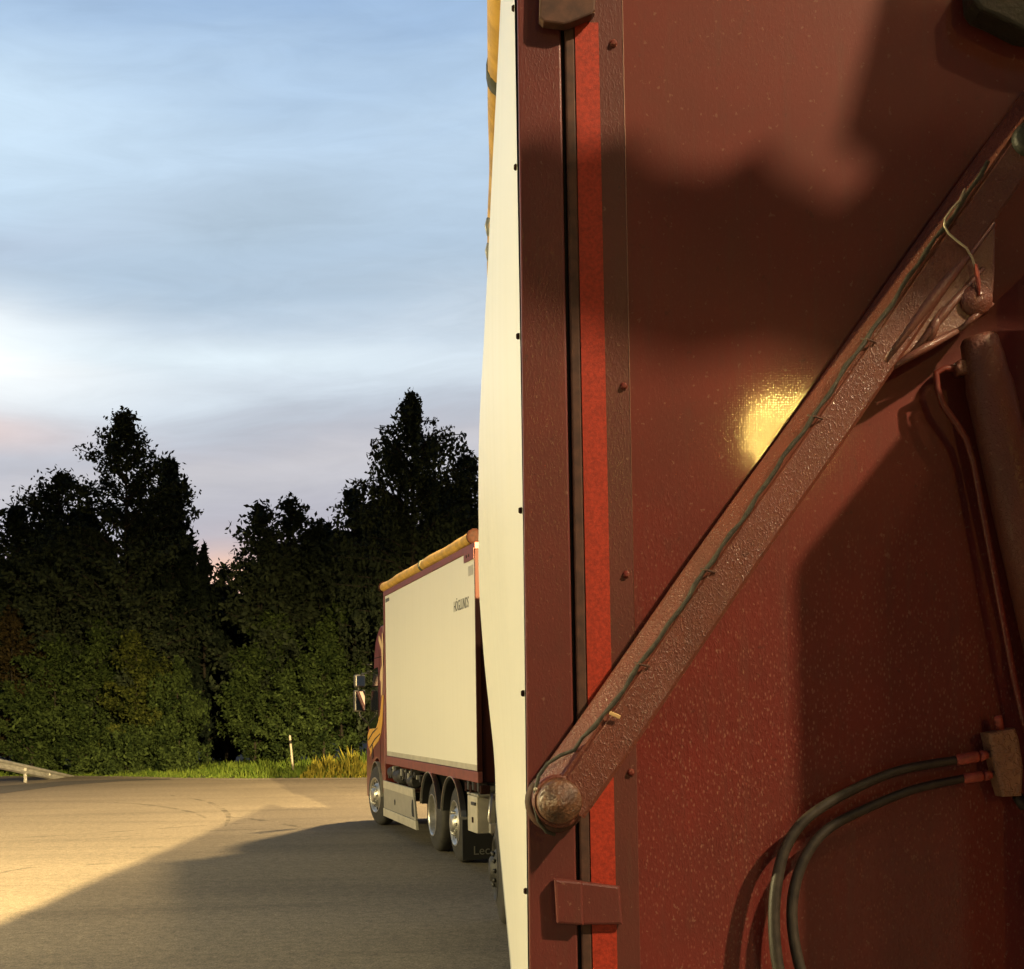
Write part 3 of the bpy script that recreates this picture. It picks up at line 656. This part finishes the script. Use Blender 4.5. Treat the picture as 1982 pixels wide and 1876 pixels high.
# side skirt
sk = MB().prism([(6.9, .36), (6.9, .70), (4.15, .70), (4.0, .36)], 0, -.002, .03, .004).build('side_skirt', M['skirt2'], tk)
MB().prism([(6.9, .70), (6.9, .83), (4.2, .83), (4.15, .70)], 0, -.010, .03, .004).build('skirt_trim', M['skirt'], sk)
MB().prism([(6.9, .22), (6.9, .355), (3.995, .355), (3.93, .22)], 0, -.014, .03, .004).build('skirt_trim', M['skirt'], sk)
MB().lathe([(-.001, .0), (-.001, .05), (.001, .05)], 0, (-.0045, 5.8, .52), 14).build('catch', M['black'], sk)
MB().prism([(4.13, .40), (4.30, .40), (4.34, .48), (4.34, .58), (4.28, .66), (4.20, .66)], 0, -.004, -.0025).build('hand_hole', M['black'], sk)
# assorted tanks, valves and pipes under the body
rr = random.Random(3)
for yy, zz, r_, l_ in ((6.2, .98, .10, .5), (5.4, .95, .13, .6), (4.5, .92, .11, .35)):
    MB().tube([(.12, yy, zz), (.12, yy + .02, zz), (.12, yy + l_ - .02, zz), (.12, yy + l_, zz)], [r_ * .7, r_, r_, r_ * .7], 14).build('air_tank', M['dirty'], tk)
for k in range(13):
    yy = 3.75 + k * .225 + rr.random() * .08; zz = .90 + rr.random() * .17; a = .03 + rr.random() * .05
    MB().box((.02, yy, zz - a), (.12, yy + a * 1.3, zz + a), .01).build('valve_box', M['skirt2'] if k % 3 == 1 else M['dirty'], tk)
for k in range(8):
    yy = 3.8 + rr.random() * 2.6; MB().tube([(.06, yy, 1.08), (.04, yy + .1, .98), (.06, yy + .3, .9)], .012, 6).build('air_pipe', M['skirt2'] if k % 2 else M['dirty'], tk)
tb = MB().box((-.0, .06, .50), (.45, .56, .95), .01).build('tool_box', M['skirt'], tk)
MB().box((.0, .0, .955), (.45, .58, .985), .005).build('lid', M['skirt2'], tb); MB().box((-.02, .10, .84), (-.001, .30, .88), .004).build('handle', M['plastic'], tb)
MB().box((-.012, .24, .62), (-.001, .30, .69), .004).build('latch', M['brown'], tb)
for k in range(7):
    yy = -.15 + k * .13; zz = 1.0 + rr.random() * .08; a = .03 + rr.random() * .04; MB().box((.0, yy, zz - a), (.12, yy + a * 1.4, zz + a), .01).build('valve_box', M['dirty'] if k % 2 else M['brown'], tk)
MB().box((.2, -.12, .45), (2.3, -.02, .9), .02).build('rear_crossmember', M['dirty'], tk)
MB().tube([(.15, -.10, 1.0), (.10, -.14, .7), (.16, -.10, .5)], .02, 8).build('air_hose', M['alu'], tk)
mf = MB().box((-.02, .78, .10), (.60, .80, .62), .003).build('mudflap', M['black'], tk)
M5 = Matrix(((1, 0, 0, .115), (0, 0, -1, .777), (0, 1, 0, .165), (0, 0, 0, 1)))
text_mesh('lettering', 'Lec', .16, M['white_ink'], mf, M5, .001, 0, 1.0)
MB().box((.10, -.2, .52), (.30, -.12, .64), .01).build('rear_lamp', M['skirt2'], tk)
MB().box((1.75, 3.9, .28), (2.48, 6.8, .96), .06).build('dark_filler', M['dirty'], tk)  # dark box added to black out the lit ground under the body
MB().box((.35, 3.75, .30), (.75, 4.9, .90), .03).build('dark_filler_left', M['dirty'], tk)  # second added box, keeps the gap behind the skirt dark
# cab
cp = [(6.78, .62), (6.78, 3.50), (7.05, 3.50), (7.35, 3.40), (7.58, 3.26), (7.72, 3.05), (7.80, 2.82), (8.62, 1.62), (8.74, 1.40), (8.80, .95), (8.80, .45), (8.30, .42), (8.24, .62)]
arch = [(7.62 + .64 * cos(R(a)), .55 + .64 * sin(R(a))) for a in range(8, 180, 12)]
cab = MB().prism(cp + arch, 0, 0, 2.5, .0); 
cabo = cab.build('cab', M['red'], tk)
bv = cabo.modifiers.new('bevel', 'BEVEL'); bv.width = .07; bv.segments = 3; bv.limit_method = 'ANGLE'; bv.angle_limit = R(60)
MB().prism([(7.32, 1.86), (7.30, 2.72), (7.36, 2.80), (7.74, 2.78), (8.42, 1.80), (8.36, 1.70), (7.6, 1.72)], 0, -.012, .02, .004).build('side_window', M['glass'], tk)
MB().prism([(7.79, 2.80), (8.60, 1.66), (8.63, 1.68), (7.83, 2.83)], 0, .12, 2.38).build('windscreen', M['glass'], tk)
MB().box((-.006, 7.18, .95), (-.001, 7.195, 3.1)).build('door_seam', M['black'], tk)
MB().box((-.006, 6.86, 2.96), (-.001, 7.72, 2.975)).build('door_seam', M['black'], tk)
MB().prism([(7.95, 1.20), (8.0, 1.42), (8.04, 1.42), (8.02, 1.16)], 0, -.014, -.001, .003).build('door_handle', M['black'], tk)
fender(tk, -.03, .06, 7.62, .52, .60, M['skirt2'], 5, 178)
def Kp(pts): return [K(u, v, .0) for u, v in pts]
# golden swoosh decals on the cab flank
def decal(pts, m, name='swoosh', x=-.004):
    Q = Kp(pts); V = [(x - .0, y, z) for y, z in Q]; n = len(V); V += [(x - .003, y, z) for y, z in Q]
    F = [tuple(range(n, 2 * n)), tuple(range(n))[::-1]] + [(i, (i + 1) % n, n + (i + 1) % n, n + i) for i in range(n)]
    return raw(name, V, F, m, tk)
decal([(740, 1346), (736, 1385), (726, 1403), (716, 1412), (712, 1424), (713, 1442), (717.5, 1455), (716.5, 1465), (724, 1447), (733.5, 1434.5), (738, 1420), (741, 1396), (743, 1346)], M['gold'])
for a in ([(713.5, 1432), (722, 1417), (732, 1408), (731.5, 1410), (722.5, 1420), (714, 1434)], [(716, 1447), (726, 1430), (737, 1419), (736.5, 1421.5), (727, 1432), (717, 1449)]):
    decal(a, M['black'], 'decal_line', -.0075)
decal([(740.5, 1346), (741.5, 1310), (742, 1275), (742.5, 1250), (741, 1225), (740, 1225), (740.2, 1250), (739.8, 1275), (739.8, 1288), (737.5, 1296), (736, 1310), (735.8, 1316), (738.5, 1320), (738, 1346)], M['pale'], 'swoosh')
decal([(733.6, 1230), (736, 1233), (739.2, 1243), (740.6, 1256), (740.2, 1275), (739.6, 1275), (738.6, 1258), (735.5, 1248), (733.4, 1240)], M['pale'], 'swoosh')
# mirrors on arms
mao = MB().tube([(-.02, 8.25, 2.72), (-.12, 8.42, 2.72), (-.18, 8.44, 2.60), (-.18, 8.50, 2.1), (-.16, 8.48, 1.95), (-.02, 8.45, 1.80)], .014, 8).build('mirror_arm', M['plastic'], tk)
for dz in (2.86, 2.74): MB().tube([(-.02, 7.9, dz), (-.10, 7.95, dz + .01)], .007, 6).build('grab_rail', M['plastic'], tk)
def mirror(cx, cy, z0, z1, wd, yaw):
    rm = Matrix.Rotation(yaw, 3, 'Z')
    h = MB().box((cx - wd / 2, cy - .01, z0), (cx + wd / 2, cy + .09, z1), .03, rm, (cx, cy, z0)).build('mirror', M['plastic'], mao)
    MB().box((cx - wd / 2 + .02, cy - .016, z0 + .025), (cx + wd / 2 - .02, cy - .0115, z1 - .025), .002, rm, (cx, cy, z0)).build('mirror_glass', M['mirror'], h)
mirror(-.15, 8.42, 2.47, 2.70, .21, R(20)); mirror(-.16, 8.42, 2.02, 2.42, .21, R(12))
MB().box((.1, 8.25, .35), (2.4, 8.86, .75), .04).build('front_bumper', M['red'], tk)
MB().box((.02, 8.805, .60), (.40, 8.84, .80), .01).build('headlight', M['glass'], tk); MB().box((2.10, 8.805, .60), (2.48, 8.84, .80), .01).build('headlight', M['glass'], tk)
MB().box((.3, 8.805, .9), (2.2, 8.83, 1.5), .01).build('grille', M['plastic'], tk)

# ---------------------------------------------------------------- guard rail and marker post
gr = thing('guard_rail', (-17.6, 36.0, 0), 0, 'galvanised guard rail running down into the ground at left', 'guard rail')
path = [(-15.9, 34.0, .80), (-15.45, 36.5, .80), (-15.15, 38.7, .80), (-14.8, 43.6, .10), (-14.72, 44.8, -.08)]
bm_ = bmesh.new(); rr_ = []
wb = [(-.155, 0), (-.12, .07), (-.07, .075), (-.03, .015), (.03, .015), (.07, .075), (.12, .07), (.155, 0), (.155, -.012), (.12, .058), (.07, .06), (.03, 0), (-.03, 0), (-.07, .06), (-.12, .058), (-.155, -.012)]
for p in path:
    rr_.append([bm_.verts.new((p[0] + 17.6 + d, p[1] - 36.0, p[2] - .155 + h)) for h, d in wb])
for a, b in zip(rr_, rr_[1:]):
    for k in range(len(wb)): bm_.faces.new((a[k], b[k], b[(k + 1) % len(wb)], a[(k + 1) % len(wb)]))
bmesh.ops.recalc_face_normals(bm_, faces=bm_.faces)
mb = MB(); mb.add(bm_); mb.build('rail', M['steel'], gr)
for p, q in (((-15.55, 35.5), .7), ((-15.2, 37.6), .7), ((-14.95, 40.4), .45), ((-14.85, 42.2), .2)):
    MB().box((p[0] + 17.6 - .10, p[1] - 36.0 - .04, -.2), (p[0] + 17.6 - .015, p[1] - 36.0 + .04, q), .005).build('post', M['steel'], gr)
x, z = atd(565, 1460, 42.6)
mk = thing('marker_post', (x, 42.6, 0), 0, 'leaning white roadside marker post with black band in the grass', 'marker post')
MB().tube([(.06, 0, -.1), (.0, 0, .55), (-.045, 0, 1.10), (-.06, 0, 1.28), (-.062, 0, 1.31)], [.038, .038, .038, .036, .015], 12).build('shaft', M['postwhite'], mk)
MB().tube([(-.042, 0, 1.03), (-.050, 0, 1.14)], [.041, .041], 12).build('black_band', M['black'], mk)

# ---------------------------------------------------------------- vegetation
def leaf_mat(name, c, c2, trans=.15):
    m = bpy.data.materials.new(name); m.use_nodes = True; t = NT(m.node_tree); b = m.node_tree.nodes['Principled BSDF']
    o = t.n('ShaderNodeTexCoord').outputs['Object']
    f = t.noise(o, 1.1, 4, .65); gm = t.n('ShaderNodeNewGeometry')
    k = t.m('ADD', t.m('MULTIPLY', f, .9), t.m('MULTIPLY', gm.outputs['Random Per Island'], .35))
    t.l(t.ramp(k, [(.42, c), (.86, c2)]), b.inputs['Base Color']); b.inputs['Roughness'].default_value = .8; b.inputs['Specular IOR Level'].default_value = .04
    return m
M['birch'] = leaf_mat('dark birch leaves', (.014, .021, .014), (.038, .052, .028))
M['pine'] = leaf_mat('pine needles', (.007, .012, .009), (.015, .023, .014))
M['alder'] = leaf_mat('roadside alder leaves', (.008, .016, .006), (.052, .080, .024))
M['alder2'] = leaf_mat('yellow green alder leaves', (.012, .020, .006), (.070, .085, .020))
M['rowan'] = leaf_mat('rusty tinged leaves', (.016, .014, .007), (.044, .034, .015))
M['grass'] = leaf_mat('long verge grass', (.045, .085, .014), (.12, .165, .030))
M['grass2'] = leaf_mat('yellow flowering weeds', (.12, .12, .02), (.24, .21, .035))

def quads(P, size, up=None, asp=1.0, droop=0.0, parent=None, name='crown', m=None, seedv=None):
    n = len(P); d = rng.normal(size=(n, 3)); d[:, 2] -= droop; d /= np.linalg.norm(d, axis=1)[:, None]
    e = rng.normal(size=(n, 3)); e -= (e * d).sum(1)[:, None] * d; e /= np.linalg.norm(e, axis=1)[:, None]
    s = (size * (.6 + .8 * rng.random(n)))[:, None] if np.isscalar(size) else size[:, None]
    a = d * s * asp; b = e * s * .5
    V = np.stack([P - a, P + b, P + a, P - b], 1).reshape(-1, 3)
    me = bpy.data.meshes.new(name); me.vertices.add(4 * n); me.vertices.foreach_set('co', V.astype(np.float32).ravel())
    me.loops.add(4 * n); me.loops.foreach_set('vertex_index', np.arange(4 * n, dtype=np.int32))
    me.polygons.add(n); me.polygons.foreach_set('loop_start', np.arange(0, 4 * n, 4, dtype=np.int32))
    try: me.polygons.foreach_set('loop_total', np.full(n, 4, dtype=np.int32))
    except Exception: pass
    me.update(calc_edges=True); me.materials.append(m)
    o = bpy.data.objects.new(name, me); C.objects.link(o)
    if parent: o.parent = parent
    return o

def tree(name, x, y, h, rad, prof, label, cat='tree', leaf='birch', n=9000, size=.11, kind='birch', base=.12, lean=(0, 0), group=None, nl=60, z0=0, asp=1.0, clump=.34):
    """prof: list of (height fraction, radius fraction) for the crown outline"""
    t = thing(name, (x, y, z0), 0, label, cat, group)
    r = random.Random(int(x * 100 + y * 7)); hs = [p[0] for p in prof]; rs = [p[1] for p in prof]
    mb = MB(); tw = max(.05, h * .012)
    tp = [(lean[0] * k / 6 + .05 * h / 10 * sin(k * 1.3), lean[1] * k / 6, h * .97 * k / 6) for k in range(7)]
    mb.tube(tp, [tw * (1 - k / 6.6) for k in range(7)], 8)
    pts = []; sizes = []
    for i in range(nl):
        f = base + (1 - base) * ((i + r.random() * .8) / nl) ** .95
        if f > .985: f = .985
        rl = rad * float(np.interp(f, hs, rs)) * (.62 + .55 * r.random())
        a = r.random() * 2 * pi
        o = Vector((lean[0] * f, lean[1] * f, h * f)); rise = {'birch': .35, 'pine': .25, 'bush': .45, 'weep': .15}[kind]
        end = o + Vector((cos(a) * rl, sin(a) * rl, rise * rl * (.4 + r.random())))
        if end.z > h: end.z = h - r.random() * .2
        o = o - Vector((0, 0, rl * .25))
        mid = (o + end) / 2 + Vector((0, 0, .12 * rl))
        mb.tube([o, mid, end], [tw * .32, tw * .18, tw * .06], 5, False)
        k = max(3, int((rl / rad) * 9))
        for j in range(k):
            q = .14 + .86 * (j + r.random()) / k
            c = o.lerp(mid, min(1, q * 2)) if q < .5 else mid.lerp(end, (q - .5) * 2)
            cr = clump * (.6 + .7 * r.random()) * (1.15 - .3 * q)
            m = max(6, int(n / (nl * 6.5) * (.6 + .8 * r.random())))
            g_ = rng.normal(size=(m, 3)) * cr * .55
            if kind == 'weep':
                g_[:, :2] *= .45; g_[:, 2] = -np.abs(rng.normal(size=m)) * cr * 2.4 + .1
            if kind == 'pine':
                g_[:, :2] *= .33; g_[:, 2] = g_[:, 2] * 1.9 + cr * .5
            pts.append(np.array(c) + g_)
    P = np.concatenate(pts); P = P[P[:, 2] > .03]
    # leader shoots
    top = rng.normal(size=(60, 3)) * np.array([.05, .05, .18]) + np.array([lean[0], lean[1], h - .25]); P = np.concatenate([P, top])
    mb.build('trunk', M['bark'], t)
    quads(P, size, parent=t, m=M[leaf], asp=asp, droop=1.2 if kind == 'weep' else (-1.0 if kind == 'pine' else 0))
    return t
def place(u, D):
    return ray(u, 1376)[0] * D
def top(v, D, u=500): return EYE + ray(u, v)[2] * D
CON = [(0, .5), (.15, .95), (.3, 1), (.5, .86), (.65, .66), (.8, .42), (.92, .18), (1, .03)]
OVL = [(0, .4), (.15, .85), (.35, 1), (.6, .95), (.78, .75), (.9, .45), (1, .08)]
BRT = [(0, .6), (.2, .95), (.4, 1), (.55, .95), (.68, .85), (.78, .66), (.86, .46), (.92, .27), (.97, .10), (1, .03)]
WEP = [(0, .6), (.3, .9), (.5, 1), (.62, 1), (.72, .9), (.80, .82), (.87, .66), (.92, .42), (.96, .18), (1, .04)]
G1 = 'trees in the front row behind the verge'
def T_(u, v, D, w, prof, label, **k):
    x = place(u, D); h = top(v, D, u)
    return tree(k.pop('name', 'birch_tree'), x, D, h, w, prof, label, group=k.pop('group', G1), **k)
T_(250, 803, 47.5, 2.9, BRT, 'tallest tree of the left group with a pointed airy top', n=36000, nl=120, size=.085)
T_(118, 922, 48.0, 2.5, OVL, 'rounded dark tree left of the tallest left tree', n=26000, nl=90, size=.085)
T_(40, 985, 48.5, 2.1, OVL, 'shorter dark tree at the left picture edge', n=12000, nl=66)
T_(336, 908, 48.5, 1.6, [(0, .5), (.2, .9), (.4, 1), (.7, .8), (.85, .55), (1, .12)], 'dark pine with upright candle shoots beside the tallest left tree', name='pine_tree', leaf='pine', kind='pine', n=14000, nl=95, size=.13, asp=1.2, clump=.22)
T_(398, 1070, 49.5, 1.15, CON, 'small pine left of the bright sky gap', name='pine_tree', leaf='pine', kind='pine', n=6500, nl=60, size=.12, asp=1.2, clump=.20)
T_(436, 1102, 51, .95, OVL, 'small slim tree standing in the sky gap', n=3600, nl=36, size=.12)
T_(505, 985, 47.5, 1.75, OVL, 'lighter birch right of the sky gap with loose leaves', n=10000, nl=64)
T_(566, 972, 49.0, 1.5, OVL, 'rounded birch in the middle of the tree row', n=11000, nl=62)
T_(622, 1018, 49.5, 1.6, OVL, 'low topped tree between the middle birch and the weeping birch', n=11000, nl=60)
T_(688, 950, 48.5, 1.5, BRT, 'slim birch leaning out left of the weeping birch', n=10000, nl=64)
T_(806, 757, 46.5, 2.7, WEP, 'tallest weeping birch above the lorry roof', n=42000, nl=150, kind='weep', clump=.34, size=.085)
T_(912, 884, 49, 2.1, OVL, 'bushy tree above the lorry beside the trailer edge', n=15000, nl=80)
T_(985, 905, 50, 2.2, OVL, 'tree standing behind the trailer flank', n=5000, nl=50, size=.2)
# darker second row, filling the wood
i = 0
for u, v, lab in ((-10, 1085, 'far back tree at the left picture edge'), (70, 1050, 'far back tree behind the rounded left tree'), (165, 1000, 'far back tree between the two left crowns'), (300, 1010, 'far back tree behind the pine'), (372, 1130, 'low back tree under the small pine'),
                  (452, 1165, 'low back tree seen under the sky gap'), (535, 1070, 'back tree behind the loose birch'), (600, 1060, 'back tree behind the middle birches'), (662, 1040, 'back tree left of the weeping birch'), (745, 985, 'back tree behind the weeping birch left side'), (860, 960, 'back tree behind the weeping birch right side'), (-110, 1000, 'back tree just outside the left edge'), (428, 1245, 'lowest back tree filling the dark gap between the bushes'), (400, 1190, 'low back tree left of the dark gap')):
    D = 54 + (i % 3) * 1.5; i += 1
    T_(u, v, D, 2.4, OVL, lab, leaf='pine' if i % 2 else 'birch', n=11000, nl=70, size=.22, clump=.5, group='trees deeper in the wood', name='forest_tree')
# shrubs along the verge, caught by the lamp light
SH = [(0, .7), (.25, 1), (.6, .95), (.85, .6), (1, .15)]
for u, v, D, w_, leaf, lab, kind in (
    (25, 1180, 46.5, 1.5, 'rowan', 'rusty tinged bush at the left picture edge', 'bush'),
    (108, 1235, 46.0, 1.5, 'alder', 'green bush below the rounded left tree', 'bush'),
    (190, 1200, 46.6, 1.4, 'alder', 'taller green bush left of the brightest bush', 'bush'),
    (265, 1232, 45.4, 1.25, 'alder2', 'brightest yellow green bush below the tallest left tree', 'bush'),
    (345, 1275, 45.0, 1.15, 'alder', 'bush with hanging twigs right of the brightest bush', 'weep'),
    (60, 1330, 45.4, 1.3, 'alder', 'low bush above the guard rail', 'bush'),
    (150, 1372, 45.0, 1.2, 'alder', 'low spreading bush behind the end of the guard rail', 'bush'),
    (245, 1405, 44.8, 1.1, 'alder', 'low bush near the verge edge below the brightest bush', 'weep'),
    (492, 1262, 46.4, 1.3, 'alder', 'bush below the loose birch', 'bush'),
    (558, 1310, 45.4, 1.15, 'alder', 'bush behind the marker post', 'bush'),
    (625, 1255, 45.4, 1.35, 'alder', 'leafy bush right of the marker post beside the cab', 'bush'),
    (325, 1400, 44.6, .9, 'alder', 'small bush at the grass edge below the hanging bush', 'bush'),
    (530, 1190, 47.0, 1.5, 'alder', 'tall sapling clump behind the verge bushes', 'bush'),
    (660, 1175, 47.2, 1.5, 'alder', 'tall sapling clump left of the lorry cab', 'bush')):
    x = place(u, D); h = top(v, D, u)
    tree('roadside_bush', x, D, h, w_, SH, lab, 'bush', leaf, n=10000, size=.072, kind=kind, base=.04, nl=36, clump=.23, group='bushes along the verge')
# verge grass: a low bank with long blades
bx = np.linspace(-26, 16, 43); V, F = [], []
def bank(x, s):    # s 0..1 from asphalt edge into the wood
    return (.30 * (1 / (1 + math.exp(-(x + 10.5) * .9))) + .05) * s
for ix, xx in enumerate(bx):
    e = float(np.interp(xx, [p[0] for p in edge], [p[1] for p in edge]))
    for s in (0, .33, .66, 1.0): V.append((xx, e + .35 + s * 7, bank(xx, s) + .006 + .04 * sin(xx * 3 + s * 5) * s))
for ix in range(len(bx) - 1):
    for s in range(3): a = ix * 4 + s; F.append((a, a + 4, a + 5, a + 1))
o = raw('grass_bank', V, F, mat('grassy soil', (.030, .040, .010), .95, var=(3, .4)), None, True); tag(o, kind='structure')
def blades(name, n, xs, depth, hmin, hmax, m, dens=None, wd=.018):
    X = xs[0] + (xs[1] - xs[0]) * rng.random(n); s = rng.random(n) ** 1.2 * depth
    ey = np.interp(X, [p[0] for p in edge], [p[1] for p in edge]); Y = ey + .25 + s * 7 + rng.normal(size=n) * .12
    Z = np.array([bank(a, b) for a, b in zip(X, s)])
    cl = .6 + .4 * np.sin(X * 2.3 + 1.1) * np.sin(Y * 1.7) + .25 * np.sin(X * 7.1)
    if dens is not None: cl = cl * np.interp(X, *dens)
    Hh = (hmin + (hmax - hmin) * rng.random(n) ** 1.5) * np.clip(cl, .25, 1.4) * np.clip(.35 + s * 7, .3, 1)
    a = rng.random(n) * pi * 2; lx = rng.normal(size=n) * .22 * Hh; ly = rng.normal(size=n) * .22 * Hh
    cx_, cy_ = np.cos(a) * wd, np.sin(a) * wd
    B0 = np.stack([X - cx_, Y - cy_, Z], 1); B1 = np.stack([X + cx_, Y + cy_, Z], 1)
    M0 = np.stack([X + cx_ * .7 + lx * .4, Y + cy_ * .7 + ly * .4, Z + Hh * .6], 1); M1 = np.stack([X + lx, Y + ly, Z + Hh], 1)
    V = np.stack([B0, B1, M0, M1], 1).reshape(-1, 3)
    me = bpy.data.meshes.new(name); me.vertices.add(4 * n); me.vertices.foreach_set('co', V.astype(np.float32).ravel())
    me.loops.add(4 * n); me.loops.foreach_set('vertex_index', np.arange(4 * n, dtype=np.int32)); me.polygons.add(n)
    me.polygons.foreach_set('loop_start', np.arange(0, 4 * n, 4, dtype=np.int32)); me.update(calc_edges=True); me.materials.append(m)
    o = bpy.data.objects.new(name, me); C.objects.link(o); return o
dn = ([-26, -15, -12, -10, -8, 16], [.45, .5, .55, .8, 1, 1])
tag(blades('verge_grass', 42000, (-26, 8), .8, .12, .48, M['grass'], dn), 'long green and yellow grass on the verge before the trees', 'grass', kind='stuff')
tag(blades('flowering_weeds', 1300, (-6.6, -4.2), .35, .35, .8, M['grass2'], None, .03), 'yellow flowering weeds in the verge beside the cab', 'weeds', kind='stuff')
